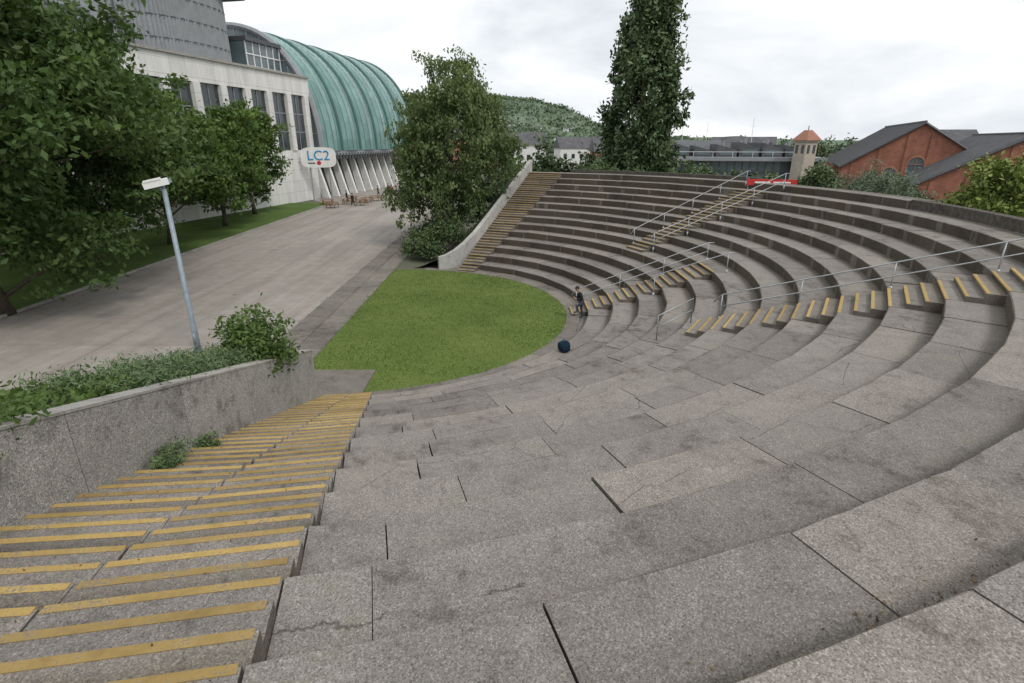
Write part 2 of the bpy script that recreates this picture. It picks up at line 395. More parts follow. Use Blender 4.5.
for i in range(na+1):
    for j in range(nr+1):
        r=10.6+20*j/nr; t=i/na; a=161.6+(168.0-161.6)*sm((13-r)/3)+t*13; q=P(r,a,min(5.3,fbz(r,t))*(1-sm((r-27)/4)*.3)-.02); mb.v.append(tuple(q))
for i in range(na):
    for j in range(nr):
        b=i*(nr+1)+j; mb.f.append((b,b+nr+1,b+nr+2,b+1)); mb.r.append(.5); mb.m.append(0)
mb.build('planting_bed',M_SOIL,None,True)
def bedz(x,y):
    wx=wallx(y)-.3; top=wallz(y)-.12
    d=wx-x; z=top*(1-sm((d-1.6)/5.5)); z*=1-sm((y-15.3)/1.9); return z
mb=MB(); na,nr=60,30
for i in range(na+1):
    yy=-6+23.4*i/na
    for j in range(nr+1):
        x=wallx(yy)-.3-8.5*j/nr; mb.v.append((x,yy,bedz(x,yy)+(.05*noise.noise(Vector((x,yy,0))) if j else 0)-.01))
for i in range(na):
    for j in range(nr):
        b=i*(nr+1)+j; mb.f.append((b,b+nr+1,b+nr+2,b+1)); mb.r.append(.5); mb.m.append(0)
mb.build('planting_bed',M_SOIL,None,True)

# ------------------------------------------------------------ vegetation
def tree(name,x,y,z0,H,R,cb,ntip,ncl,nlf,leaf,mat,seed,bark=M_BARK,shape='round',spread=.17,cl=.42,lean=0):
    rng=np.random.default_rng(seed); e=empty(name,(x,y,z0)); br=MB()
    zc=(H+cb)/2; hh=(H-cb)/2
    tp=[Vector((lean*t**2+.25*math.sin(3*t+seed),.2*math.cos(2.3*t+seed)-.2,t*H*.86)) for t in np.linspace(0,1,9)]
    tp[0]=Vector((0,0,-.2)); r0=.014*H+.05
    br.tube(tp,[r0*1.5]+[r0*(1-.9*t) for t in np.linspace(.05,1,8)],9)
    def trunk(z):
        t=max(0,min(.999,z/(H*.86)))*8; i=int(t); return tp[i].lerp(tp[i+1],t-i), r0*(1-.88*z/(H*.86))
    C=[];Rn=[]
    for i in range(ntip):
        d=rng.normal(size=3); d/=np.linalg.norm(d); q=rng.uniform(.35,1)**.55
        u=d*q
        if shape=='poplar':
            h=rng.uniform(0,1)**.85
            prof=np.interp(h,[0,.15,.35,.55,.75,.9,1],[.75,.95,1.0,.86,.60,.36,.08])
            an=rng.uniform(0,2*math.pi); prof*=1+.25*noise.noise(Vector((math.cos(an)*1.5,math.sin(an)*1.5,h*9+seed)))*2.2
            qq=rng.uniform(.3,1)**.5*prof
            p=Vector((R*qq*math.cos(an)+lean*h,R*qq*math.sin(an),cb+(H-cb)*h))
        elif shape=='weep':
            bul=1+.20*noise.noise(Vector(tuple(d*1.9))+Vector((seed,0,0)))*1.6
            h=(u[2]+1)/2; w=(1.08-.36*h**2.0)*bul; p=Vector((R*u[0]*w-.6*(1-h),R*u[1]*w,zc+hh*u[2]*(bul*.2+.8)))
        else:
            bul=1+.22*noise.noise(Vector(tuple(d*1.7))+Vector((seed,0,0)))*2
            p=Vector((R*u[0]*bul,R*u[1]*bul,zc+hh*u[2]*(bul*.5+.5)))
        hd=math.hypot(p.x,p.y); zs=max(cb*.55,min(p.z-hd*(.55 if shape!='poplar' else 1.6),H*.8)); s,rs=trunk(zs)
        mid=s.lerp(p,.5)+Vector((rng.normal()*.15*R*.3,rng.normal()*.15*R*.3,hd*.12))
        if i<60: br.tube([s,s.lerp(mid,.5)+Vector((0,0,.05)),mid,mid.lerp(p,.6),p],[rs*.5,rs*.38,rs*.26,rs*.16,.012],5,cap=False)
        tr=rng.uniform(0,1)
        for s_ in range(ncl):
            if shape=='weep' and s_%2:
                c=np.array(p)+rng.normal(size=3)*R*spread; Ls=rng.uniform(.6,2.3); nn=nlf
                zz=rng.uniform(0,1,nn)**.8*Ls; zz=np.minimum(zz,c[2]-.3)
                sw=rng.normal(size=2)*.22
                L=np.column_stack([c[0]+rng.normal(0,.13,nn)+sw[0]*zz,c[1]+rng.normal(0,.13,nn)+sw[1]*zz,c[2]-zz])
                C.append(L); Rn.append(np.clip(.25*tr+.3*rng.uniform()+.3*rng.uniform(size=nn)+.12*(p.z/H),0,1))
            else:
                off=rng.normal(size=3); off*=R*spread; off[2]*=.75 if shape!='poplar' else 2.0
                c=np.array(p)+off; c[2]=max(c[2],cb*.8)
                L=c+rng.normal(size=(nlf,3))*np.array([cl,cl,cl*(.6 if shape!='poplar' else 1.2)])*rng.uniform(.6,1.3)
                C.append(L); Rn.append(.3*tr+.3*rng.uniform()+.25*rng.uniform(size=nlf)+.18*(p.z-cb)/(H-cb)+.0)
    C=np.concatenate(C);Rn=np.concatenate(Rn)
    br.build('trunk_and_limbs',bark,e,True)
    leaves('foliage',C,leaf,Rn,mat,e,rng,aspect=.5,droop=.6 if shape=='weep' else .1)
    return e
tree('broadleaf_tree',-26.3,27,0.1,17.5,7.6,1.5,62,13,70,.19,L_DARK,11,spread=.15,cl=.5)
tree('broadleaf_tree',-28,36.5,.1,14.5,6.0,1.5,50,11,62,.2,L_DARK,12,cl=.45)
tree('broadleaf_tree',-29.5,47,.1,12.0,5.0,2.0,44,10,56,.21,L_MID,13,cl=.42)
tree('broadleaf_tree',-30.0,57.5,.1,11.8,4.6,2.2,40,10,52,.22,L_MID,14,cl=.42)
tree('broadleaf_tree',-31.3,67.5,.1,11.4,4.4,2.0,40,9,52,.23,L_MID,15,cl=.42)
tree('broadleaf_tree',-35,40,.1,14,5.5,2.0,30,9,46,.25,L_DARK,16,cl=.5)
tree('weeping_birch_tree',-4.9,47.5,.6,13.6,5.0,1.6,115,9,46,.15,L_BIRCH,23,M_BARK,'weep',spread=.12,cl=.34)
tree('poplar_tree',16.0,76,0,28.5,4.7,2.0,165,6,44,.32,L_POP,31,M_BARK,'poplar',spread=.11,cl=.42,lean=1.6)

def shrub(name,x,y,z0,rx,ry,h,n,leaf,mat,seed,cl=.18,ncl=None,spiky=0):
    rng=np.random.default_rng(seed); e=empty(name,(x,y,z0)); br=MB(); C=[];Rn=[]
    ncl=ncl or max(20,n//90)
    for i in range(ncl):
        d=rng.normal(size=3); d[2]=abs(d[2]); d/=np.linalg.norm(d); q=rng.uniform(.3,1)**.5*rng.uniform(.8,1.2)
        p=np.array([d[0]*rx*q,d[1]*ry*q,d[2]*h*q])
        if i%3==0: br.tube([(rng.normal()*.06,rng.normal()*.06,-.1),tuple(p*.5+np.array([0,0,.05])),tuple(p)],[.022,.014,.005],4,cap=False)
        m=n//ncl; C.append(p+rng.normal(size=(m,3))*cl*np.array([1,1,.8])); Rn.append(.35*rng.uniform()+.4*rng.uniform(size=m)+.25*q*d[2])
    C=np.concatenate(C); C[:,2]=np.maximum(C[:,2],-.1)
    br.build('stems',M_BARK,e); leaves('foliage',C,leaf,np.concatenate(Rn),mat,e,rng,aspect=.2 if spiky else .5,up=.4)
    return e
shrub('laurel_shrub',-7.2,14.2,2.3,.9,.9,1.85,5000,.08,L_MID,41,cl=.2,ncl=60)
shrub('laurel_shrub',-8.6,13.4,1.9,.7,.8,1.0,2000,.07,L_DARK,42)
def cover(name,pts,nper,leaf,mat,seed,cl,zc,aspect=.5):
    rng=np.random.default_rng(seed); C=[];Rn=[]
    for (x,y,z) in pts:
        c=np.array([x,y,z+rng.uniform(0,zc)]); m=nper
        C.append(c+rng.normal(size=(m,3))*np.array([cl,cl,cl*.55])); Rn.append(.4*rng.uniform()+.4*rng.uniform(size=m)+.1)
    return leaves(name,np.concatenate(C),leaf,np.concatenate(Rn),mat,None,rng,aspect=aspect)
pts=[]
for i in range(300):
    yy=rg.uniform(8.6,14.6); x=wallx(yy)-.45-abs(rg.gauss(0,1.0)); pts.append((x,yy,bedz(x,yy)))
cover('juniper_groundcover',pts,66,.058,L_JUN,51,.17,.38,.22)
pts=[]
for i in range(300):
    yy=rg.uniform(-1,10.2); x=wallx(yy)-.5-rg.uniform(0,2.2); pts.append((x,yy,bedz(x,yy)))
for i in range(22):
    yy=rg.uniform(2.5,6.2); x=wallx(yy)-.15+rg.uniform(-.2,.2); pts.append((x,yy,wallz(yy)+.04))
for i in range(8):
    yy=4.9+rg.gauss(0,.2); x=wallx(yy)+.06; pts.append((x,yy,wallz(yy)-rg.uniform(0,.35)))
cover('ivy',pts,38,.062,L_MID,52,.16,.16)
def treadz(r):
    k=math.floor((r-R0)/TR); fr=(r-R0)/TR-k
    z=RI*(k+1)
    if fr*TR>TR-.4: z+=RI*2/3
    elif fr*TR>TR-.8: z+=RI/3
    return z
for j,(yy,dx,s) in enumerate(((8.3,.22,1.25),(9.5,.2,.7),(7.9,.3,.7))):
    x=wallx(yy)+dx; r=math.hypot(x-CX,yy-CY)
    shrub('fern_weed',x,yy,treadz(r)-.02,.28*s,.34*s,.36*s,600,.06,L_JUN,60+j,cl=.07,ncl=22,spiky=1)
pts=[]
for i in range(34):
    k=rg.randint(0,12); a=rg.uniform(14,150); r=R0+TR*(k+1)-.03; q=P(r,a,RI*(k+1)); pts.append(tuple(q))
for i in range(110):
    yy=rg.uniform(18,60); pts.append((-10.6+rg.gauss(0,.06),yy,.01))
for i in range(60):
    yy=rg.uniform(18,42); pts.append((-8.25+rg.gauss(0,.05),yy,.03))
cover('joint_weeds',pts,12,.035,L_JUN,71,.06,.02,.3)
rng=np.random.default_rng(8); C=[]
for i in range(1800):
    k=rg.randint(0,12) if i%3 else 12; a=rg.uniform(13,150) if i%3 else rg.uniform(18,34); r=R0+TR*(k+1)-abs(rg.gauss(0,.14))-.02; C.append(tuple(P(r,a,RI*(k+1)+.014)))
for i in range(300):
    a=rg.uniform(2.8,12); r=rg.uniform(12,26); C.append(tuple(P(r,a,treadz(r)+.014)))
leaves('dead_leaves',np.array(C),.02,rng.uniform(size=len(C)),L_DEAD,None,rng,aspect=.5,up=3)
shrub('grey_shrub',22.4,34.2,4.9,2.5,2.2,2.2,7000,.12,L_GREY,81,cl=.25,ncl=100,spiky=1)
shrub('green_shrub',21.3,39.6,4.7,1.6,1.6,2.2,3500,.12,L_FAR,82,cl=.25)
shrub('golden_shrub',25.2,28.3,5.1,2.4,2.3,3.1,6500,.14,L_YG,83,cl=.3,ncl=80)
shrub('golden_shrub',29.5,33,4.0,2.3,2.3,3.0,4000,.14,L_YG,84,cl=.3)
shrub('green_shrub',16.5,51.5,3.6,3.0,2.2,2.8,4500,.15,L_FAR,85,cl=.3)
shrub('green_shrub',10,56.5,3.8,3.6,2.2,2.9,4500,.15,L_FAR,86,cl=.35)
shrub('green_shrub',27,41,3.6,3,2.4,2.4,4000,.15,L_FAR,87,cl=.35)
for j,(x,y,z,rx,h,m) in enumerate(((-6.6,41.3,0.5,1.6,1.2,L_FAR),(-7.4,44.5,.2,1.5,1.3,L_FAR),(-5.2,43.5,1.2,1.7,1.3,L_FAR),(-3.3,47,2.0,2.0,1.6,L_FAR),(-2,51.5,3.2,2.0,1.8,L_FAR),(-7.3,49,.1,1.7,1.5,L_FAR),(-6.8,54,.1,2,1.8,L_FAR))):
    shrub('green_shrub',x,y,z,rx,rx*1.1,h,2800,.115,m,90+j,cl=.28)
def mass(name,lst,mat,seed,leaf=.5,per=1400):
    rng=np.random.default_rng(seed); C=[];Rn=[]
    for (x,y,z,r,h) in lst:
        for c in range(14):
            d=rng.normal(size=3); d/=np.linalg.norm(d); d[2]=abs(d[2]); p=np.array([x,y,z])+d*np.array([r,r,h])*rng.uniform(.4,1)
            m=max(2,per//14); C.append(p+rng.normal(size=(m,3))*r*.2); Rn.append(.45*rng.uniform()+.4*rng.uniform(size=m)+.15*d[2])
    return leaves(name,np.concatenate(C),leaf,np.concatenate(Rn),mat,None,rng)
mass('distant_trees',[(-.5+i*2.9+rg.uniform(-1,1),88+rg.uniform(-6,8),1,3.4,rg.uniform(5,8.5)) for i in range(9)],L_FAR,101,.4,1000)
mass('distant_trees',[(27+i*4+rg.uniform(-1,1),84+rg.uniform(-4,4),0,3,rg.uniform(3,5)) for i in range(4)],L_FAR,102,.38,1000)
mass('distant_trees',[(rg.uniform(-60,320),rg.uniform(240,420),0,8,rg.uniform(6,11)) for i in range(44)],L_HILL,103,1.0,450)

# ------------------------------------------------------------ hill
def hillm():
    m,nt,b=base('hillside',.95,.1); co=coords(nt); a=noi(nt,co,.005,5,.65); f=noi(nt,co,.04,4,.75)
    col=mix(nt,.5,ramp(nt,a,[(.38,(.07,.115,.055)),(.5,(.11,.16,.075)),(.6,(.155,.18,.10))]),ramp(nt,f,[(.35,(.06,.10,.05)),(.6,(.13,.175,.085))]))
    col=mix(nt,.2,col,(.30,.37,.38)); nt.links.new(col,b.inputs['Base Color']); return m  # pale blue-grey distance haze mixed into the hill colour
M_HILL=hillm()
def hz(x,y):
    u=x/y
    rid=float(np.interp(u,[-.9,-.5,-.25,-.05,.03,.09,.16,.3,.7],[25,60,108,120,110,88,42,14,6]))
    w=sm((y-1000)/600)*(1-sm((y-1900)/700)*.3)
    return (rid+10*noise.noise(Vector((x*.004,y*.004,2)))+4*noise.noise(Vector((x*.015,y*.015,2))))*w-1
mb=MB(); nx,ny=130,40
for j in range(ny+1):
    for i in range(nx+1):
        x=-1800+3000*i/nx; y=950+1500*j/ny; mb.v.append((x,y,hz(x,y)))
for j in range(ny):
    for i in range(nx):
        b=j*(nx+1)+i; mb.f.append((b,b+1,b+nx+2,b+nx+1)); mb.r.append(.5); mb.m.append(0)
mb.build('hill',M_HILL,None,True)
rng=np.random.default_rng(77); C=[];Rn=[]
for i in range(1700):
    y=rg.uniform(1050,1700); x=rg.uniform(-.2,.3)*y
    if noise.noise(Vector((x*.006,y*.006,9)))<-.15: continue
    z=hz(x,y); c=np.array([x,y,z+2]); s=rg.random()
    C.append(c+rng.normal(size=(12,3))*np.array([9,9,2])); Rn.append(.5*s+.4*rng.uniform(size=12))
leaves('hillside_woodland',np.concatenate(C),2.8,np.concatenate(Rn),L_HILL,None,rng,aspect=.8)
mb=MB()
def house(mb,x,y,z,w,d,h,rz,rnd=.5):
    M=Matrix.Translation((x,y,z))@Matrix.Rotation(rz,4,'Z')
    mb.box(-w/2,w/2,-d/2,d/2,-2,h,rnd,0,M)
    o=.3; vs=[M@Vector(p) for p in ((-w/2-o,-d/2-o,h-.2),(w/2+o,-d/2-o,h-.2),(w/2+o,d/2+o,h-.2),(-w/2-o,d/2+o,h-.2),(-w/2-o,0,h+d*.35),(w/2+o,0,h+d*.35))]
    mb.add(vs,[(0,1,5,4),(2,3,4,5),(0,4,3),(1,2,5)],rnd,1)
    for i in range(int(w/2.5)):
        for zz in (.9,3.4):
            if zz+1.3<h:
                x0=-w/2+1+i*2.5; mb.box(x0,x0+1,-d/2-.05,-d/2+.1,zz,zz+1.3,.5,2,M)
for i in range(24):
    y=rg.uniform(1040,1280); u=rg.uniform(-.06,.17); x=u*y; house(mb,x,y,hz(x,y),rg.uniform(7,14),7,5,rg.uniform(-.4,.4))
mb.build('hillside_houses',[M_WHITE,M_SLATE,M_GLASS])
for i,(x,y,w,h) in enumerate(((3,170,13,7.5),(-12,185,14,9),(20,180,12,6.5))):
    mb=MB(); house(mb,x,y,0,w,9,h,.15*(i-1)); mb.build('terraced_house',[M_WHITE if i%2==0 else M_TERRA,M_SLATE,M_GLASS])

# ------------------------------------------------------------ leisure centre
M_TEAL,nt,b=base('teal_glass',.28,.6)
co=coords(nt); mpn=nt.nodes.new('ShaderNodeMapping'); mpn.inputs['Scale'].default_value=(1,1,.3); nt.links.new(co,mpn.inputs[0]); n1=noi(nt,mpn.outputs[0],.5,5,.7)
col=mix(nt,1.0,ramp(nt,attr(nt),[(0,(.11,.225,.205)),(.5,(.15,.285,.262)),(1,(.215,.36,.335))]),ramp(nt,n1,[(.3,.68),(.7,1.28)]),'MULTIPLY'); nt.links.new(col,b.inputs['Base Color'])
M_TEALR=simple('teal_rib',(.06,.14,.13),.5,.4,0,.15,1)
def panelm():
    m,nt,b=base('white_cladding',.55,.35); co=coords(nt)
    br=nd(nt,'ShaderNodeTexBrick',Scale=1.0); br.offset=0; br.inputs['Mortar Size'].default_value=.02; br.inputs['Brick Width'].default_value=2.15; br.inputs['Row Height'].default_value=1.5
    br.inputs['Color1'].default_value=(.76,.75,.72,1); br.inputs['Color2'].default_value=(.70,.69,.665,1); br.inputs['Mortar'].default_value=(.42,.41,.40,1)
    s=nt.nodes.new('ShaderNodeSeparateXYZ'); nt.links.new(co,s.inputs[0]); c=nt.nodes.new('ShaderNodeCombineXYZ'); nt.links.new(s.outputs[1],c.inputs[0]); nt.links.new(s.outputs[2],c.inputs[1])
    nt.links.new(c.outputs[0],br.inputs['Vector'])
    st=nd(nt,'ShaderNodeMapping'); st.inputs['Scale'].default_value=(1,1,.15); nt.links.new(co,st.inputs[0]); n=noi(nt,st.outputs[0],.9,5,.7)
    col=mix(nt,1.0,br.outputs['Color'],ramp(nt,n,[(.3,.80),(.6,1.03)]),'MULTIPLY'); nt.links.new(col,b.inputs['Base Color']); return m
M_PANEL=panelm()
lc=empty('leisure_centre_building',(-30,88,0),-math.atan2(.214,.977))
mb=MB()
mb.box(-26,-.6,-62,0,0,16.4,.5,0)
mb.box(-.6,.0,-62,0,14.6,17.0,.5,0)
mb.box(-.6,-.05,-62,0,0,7.2,.5,0)
s=-.6
while s>-60:
    mb.box(-.6,.15,s-1.05,s,7.2,14.6,.5,0)
    mb.box(-.6,-.35,s-4.3,s-1.05,7.2,14.6,.5,1)
    for z in (9.6,12.0): mb.box(-.34,-.26,s-4.28,s-1.07,z,z+.12,.5,2)
    mb.box(-.34,-.27,s-2.73,s-2.63,7.25,14.55,.5,2)
    s-=4.3
mb.box(-.62,.25,-62,0.0,17.0,17.25,.5,3)
mb.build('facade',[M_PANEL,M_GLASS,M_GREY,M_COPE],lc)
mb=MB()
cxs=[]
NC=90
for j in range(NC+1):
    t=j/NC; sy=-24.5+t*16.5; cxs.append((-3.0-2.2*abs(2*t-1)**3*1.6-.22*(j%2),sy))
for (x0,y0),(x1,y1) in zip(cxs[:-1],cxs[1:]): mb.add([(x0,y0,17.2),(x1,y1,17.2),(x1,y1,25.4),(x0,y0,25.4)],[(0,1,2,3)],.5,0)
mb.box(-16,-6.9,-24.5,-8.0,17,25.3,.5,0); mb.box(-16,-2.8,-24.8,-7.9,25.4,25.8,.5,1)
for z in (19.2,21.4,23.5): mb.tube([(x+.06,y,z) for x,y in cxs[::3]],.05,4,.5,1)
mb.box(-14,-4,-7.8,-.3,16.4,21,.5,2); mb.box(-14.2,-3.6,-7.88,-.1,21,21.5,.5,1)
for j in range(6): mb.box(-4.0,-3.9,-7.7+j*1.48,-7.58+j*1.48,16.5,21,.5,3)
for z in (17.9,19.4): mb.box(-4.0,-3.88,-7.8,-.3,z,z+.14,.5,3)
mb.box(-17,-5,-60,-27,16.4,18.6,.5,0); mb.box(-12,-6,-40,-30,18.6,20.6,.5,1)
for j in range(6): mb.tube([(-3,-48+j*4.2,17),(-3,-48+j*4.2,19.2),(-3.4,-48+j*4.2,19.8),(-5.2,-48+j*4.2,20.0)],.4,10,.5,1)
mb.tube([(-3.6,-50,18.2),(-3.6,-26,18.2)],.45,10,.5,0)
mb.build('rooftop_plant',[M_GREY,M_DGREY,M_GLASS2,M_WHITE],lc)
def shp(t): a=t*math.pi/2; return (-12.8+13.6*math.sin(a)**.95, 7.0+17.3*math.cos(a)**.9)
mb=MB(); NB=6; NT=22; SL=38.0; bw=SL/NB
for b_ in range(NB):
    for q in range(4):
        y0=.2+b_*bw+q*bw/4; y1=y0+bw/4
        bulge=[.45*math.sin(math.pi*(qq/4)) for qq in (q,q+1)]
        for i in range(NT):
            (x0,z0),(x1,z1)=shp(i/NT),shp((i+1)/NT)
            mb.add([(x0+bulge[0],y0,z0+bulge[0]*.3),(x1+bulge[0],y0,z1),(x1+bulge[1],y1,z1),(x0+bulge[1],y1,z0+bulge[1]*.3)],[(0,1,2,3)],min(1,max(0,.5+rg.uniform(-.22,.22))),0)
        if q: mb.tube([(shp(i/NT)[0]+bulge[0]+.02,y0,shp(i/NT)[1]+.03) for i in range(NT+1)],.045,4,.5,1,False)
for b_ in range(NB+1):
    y=.2+b_*bw; pp=[(shp(i/NT)[0]+.1,y,shp(i/NT)[1]+.1) for i in range(NT+1)]
    mb.tube(pp,.26 if b_ else .45,6,.5,1 if b_ else 3)
prof=[shp(i/NT) for i in range(NT+1)]
vs=[(x,.1,z) for x,z in prof]+[(-12.8,.1,7.0)]; mb.add(vs,[tuple(range(len(vs)))],.5,2)
vs=[(x,SL+.1,z) for x,z in prof]+[(-12.8,SL+.1,7.0)]; mb.add(vs,[tuple(range(len(vs)))],.5,2)
for x in (-11,-9,-7,-5,-3,-1):
    t=[p for p in prof if p[0]>=x][0]; mb.box(x-.06,x+.06,-.02,.08,7,t[1]-.1,.5,3)
for z in (9.5,12,14.5,17,19.5,22):
    xr=max([p[0] for p in prof if p[1]>=z]); mb.box(-12.8,xr,-.0,.07,z-.06,z+.06,.5,3)
mb.build('glass_shell',[M_TEAL,M_TEALR,M_GLASS2,M_GREY],lc)
mb=MB()
mb.box(-12.8,.9,0,SL+.4,6.3,6.95,.5,3)
for j in range(38): mb.box(.2,.98,.5+j,.9+j,5.7,6.6,.5,0)
mb.box(-3.5,-3.2,0,SL,0,6.3,.5,1); mb.box(-12,-3.4,0,.3,0,6.3,.5,0)
for j in range(13):
    y=1.0+j*3
    vs=[(-.3,y-.25,0),(1.0,y-.25,0),(1.0,y+.25,0),(-.3,y+.25,0),(-1.6,y-.25,5.9),(-.7,y-.25,5.9),(-.7,y+.25,5.9),(-1.6,y+.25,5.9)]
    mb.add(vs,[(0,3,2,1),(4,5,6,7),(0,1,5,4),(1,2,6,5),(2,3,7,6),(3,0,4,7)],.5,2)
mb.box(-26,-12.9,0,SL,0,17,.5,4)
mb.box(-14,-2,SL+.5,SL+6,0,14,.5,4)
mb.build('entrance_colonnade',[M_DGREY,M_GLASS,M_WHITE,M_GREY,M_PANEL],lc)
sg=empty('building_sign',(-28.2,83.5,6.2),rad(14)); mb=MB()
out=[]
for j in range(32):
    t=2*math.pi*j/32; out.append((2.45*abs(math.cos(t))**.5*math.copysign(1,math.cos(t)),1.4*abs(math.sin(t))**.5*math.copysign(1,math.sin(t))))
for yy in (-.12,.12): mb.v+= [(x,yy,z) for x,z in out]
mb.f+=[tuple(range(32)),tuple(range(63,31,-1))]+[(j,(j+1)%32,32+(j+1)%32,32+j) for j in range(32)]; mb.r+=[.5]*34; mb.m+=[0]*34
mb.tube([(-1.3,.3,-6.2),(-1.3,.3,.8)],.1,8,.5,1); mb.tube([(1.3,.3,-6.2),(1.3,.3,.8)],.1,8,.5,1)
mb.ell((0,-.14,-.75),(.3,.02,.3),12,6,.5,2); mb.box(-1.5,-.5,-.16,-.13,-.85,-.7,.5,3)
mb.build('board',[M_WHITE,M_STEEL,M_RED,M_DGREY],sg)
tc=bpy.data.curves.new('lettering','FONT'); tc.body='LC2'; tc.size=1.9; tc.extrude=.02; tc.align_x='CENTER'
to=bpy.data.objects.new('lettering',tc); COL.objects.link(to); to.parent=sg; to.location=(0,-.16,-.35); to.rotation_euler=(math.pi/2,0,0); tc.materials.append(M_BLUE)

# ------------------------------------------------------------ brick sheds
def brickm():
    m,nt,b=base('red_brick',.9,.15); co=coords(nt); s=nt.nodes.new('ShaderNodeSeparateXYZ'); nt.links.new(co,s.inputs[0])
    c=nt.nodes.new('ShaderNodeCombineXYZ'); nt.links.new(math_(nt,'ADD',s.outputs[0],s.outputs[1]),c.inputs[0]); nt.links.new(s.outputs[2],c.inputs[1])
    br=nd(nt,'ShaderNodeTexBrick',Scale=1.0); br.inputs['Brick Width'].default_value=.45; br.inputs['Row Height'].default_value=.15; br.inputs['Mortar Size'].default_value=.012
    br.inputs['Color1'].default_value=(.34,.125,.08,1); br.inputs['Color2'].default_value=(.26,.095,.06,1); br.inputs['Mortar'].default_value=(.35,.25,.2,1)
    nt.links.new(c.outputs[0],br.inputs['Vector']); n=noi(nt,co,.5,5,.7)
    nt.links.new(mix(nt,1.0,br.outputs['Color'],ramp(nt,n,[(.3,.7),(.7,1.25)]),'MULTIPLY'),b.inputs['Base Color']); return m
M_BRICK=brickm()
def shed(name,x,y,rz,hw,L,eave,apex,wins):
    e=empty(name,(x,y,0),rz); mb=MB()
    vs=[(-hw,0,0),(hw,0,0),(hw,0,eave),(0,0,apex),(-hw,0,eave)]; vs+=[(a,L,c) for a,_,c in vs]
    mb.add(vs,[(0,1,2,3,4),(9,8,7,6,5),(1,6,7,2),(0,4,9,5)])
    mb.build('brick_walls',M_BRICK,e)
    mb=MB(); sl=(apex-eave)/hw
    for sg_ in (-1,1):
        o=.5; p=[(sg_*(hw+o),-.35,eave-o*sl+.12),(0,-.35,apex+.12),(0,L+.3,apex+.12),(sg_*(hw+o),L+.3,eave-o*sl+.12)]
        q=[(a,b_,c+.22) for a,b_,c in p]; mb.add(p+q,[(0,1,2,3),(4,5,6,7),(0,1,5,4),(1,2,6,5),(2,3,7,6),(3,0,4,7)],.5,0)
        for j in range(int(L/1.2)):
            yy=j*1.2; a,c=(q[0],q[1]); mb.tube([(a[0],yy,a[2]+.02),(c[0],yy,c[2]+.02)],.035,4,.5,1,False)
        mb.tube([(sg_*(hw+.5),-.45,eave-o*sl+.1),(0,-.45,apex+.1)],.16,6,.5,1)
    mb.box(-.2,.2,-.2,L,apex+.3,apex+.5,.5,1)
    mb.build('slate_roof',[M_SLATE,M_DGREY,M_COPE],e)
    mb=MB()
    for (cx_,zb,w,h) in wins:
        arc=[(cx_-w/2,zb),(cx_+w/2,zb)]+[(cx_+w/2*math.cos(t),zb+h+w/2*math.sin(t)) for t in np.linspace(0,math.pi,11)]
        mb.add([(a,-.06,c) for a,c in arc],[tuple(range(len(arc)))],.5,0)
        mb.tube([(a,-.1,c) for a,c in arc]+[(arc[0][0],-.1,arc[0][1])],.16,5,.5,1)
        mb.tube([(cx_,-.1,zb),(cx_,-.1,zb+h+w/2)],.06,4,.5,1); mb.tube([(cx_-w/2,-.1,zb+h),(cx_+w/2,-.1,zb+h)],.06,4,.5,1)
    for sg_ in (-1,1):
        for t in (.15,.5,.85):
            xx=sg_*hw*t; mb.box(xx-.35,xx+.35,-.16,-.004,0,eave+(apex-eave)*(1-t)-.5,.5,2)
    mb.build('arched_windows',[M_GLASS2,M_TERRA,M_BRICK],e)
shed('brick_warehouse',70,99,rad(-25),11,42,4.2,11.2,[(-3.6,1,2.2,2),(0,1,2.6,3.6),(3.6,1,2.2,2)])
shed('brick_warehouse',74,82,rad(-25),12.5,30,2.2,9.2,[(-4.1,.6,3.6,1.7),(0,.5,3,3.4),(4.1,.5,3,2.0)])

wb=empty('waterfront_museum_building',(47,118,0),rad(-12)); mb=MB()
mb.box(-19,15,0,22,0,4.6,.5,0); mb.box(-20,16,-1.6,23,4.6,5.3,.5,1)
for j in range(23): mb.box(-19+j*1.5,-18.85+j*1.5,-.14,-.02,0,4.6,.5,3)
mb.box(-19,15,-.17,-.03,2.3,2.5,.5,3)
rr_=random.Random(12)
for j in range(7):
    x=-18+j*4.5; h=6.7+rr_.uniform(0,1.0); w_=3.4+rr_.uniform(0,.8)
    vs=[(x,2,5.3),(x+w_,2,5.3),(x+w_,14,5.3),(x,14,5.3),(x,2,h+.8),(x+w_,2,h-.3),(x+w_,14,h-.3),(x,14,h+.8)]
    mb.add(vs,[(0,3,2,1),(4,5,6,7),(0,1,5,4),(1,2,6,5),(2,3,7,6),(3,0,4,7)],.5,4 if j%2 else 3)
    mb.box(x+.5,x+w_-.5,1.93,1.98,5.7,h-.6,.5,0)
    for q in range(2): mb.box(x+.6+q*1.4,x+1.1+q*1.4,6+q*3,6.6+q*3,h-.4,h+1.2+.4*q,.5,1)
mb.box(-12,-2,15,19,5.3,8.6,.5,1); mb.box(3,9,15,19,5.3,8.1,.5,4)
for j in range(9): mb.tube([(-17+j*3.9,1,5.3),(-17+j*3.9,1,6.3)],.04,4,.5,2)
mb.tube([(-17,1,6.3),(14.2,1,6.3)],.04,4,.5,2)
mb.build('hall',[M_GLASS2,M_GREY,M_WHITE,M_DGREY,M_SLATE],wb)
tw=empty('turret',(57,112,0),rad(20)); mb=MB()
M_CREAM=simple('cream_render',(.45,.40,.34),.8,.2,0,.15,1)
mb.box(-1.4,1.4,-1.4,1.4,0,8.3,.5,0); mb.box(-1.65,1.65,-1.65,1.65,8.3,8.55,.5,0)
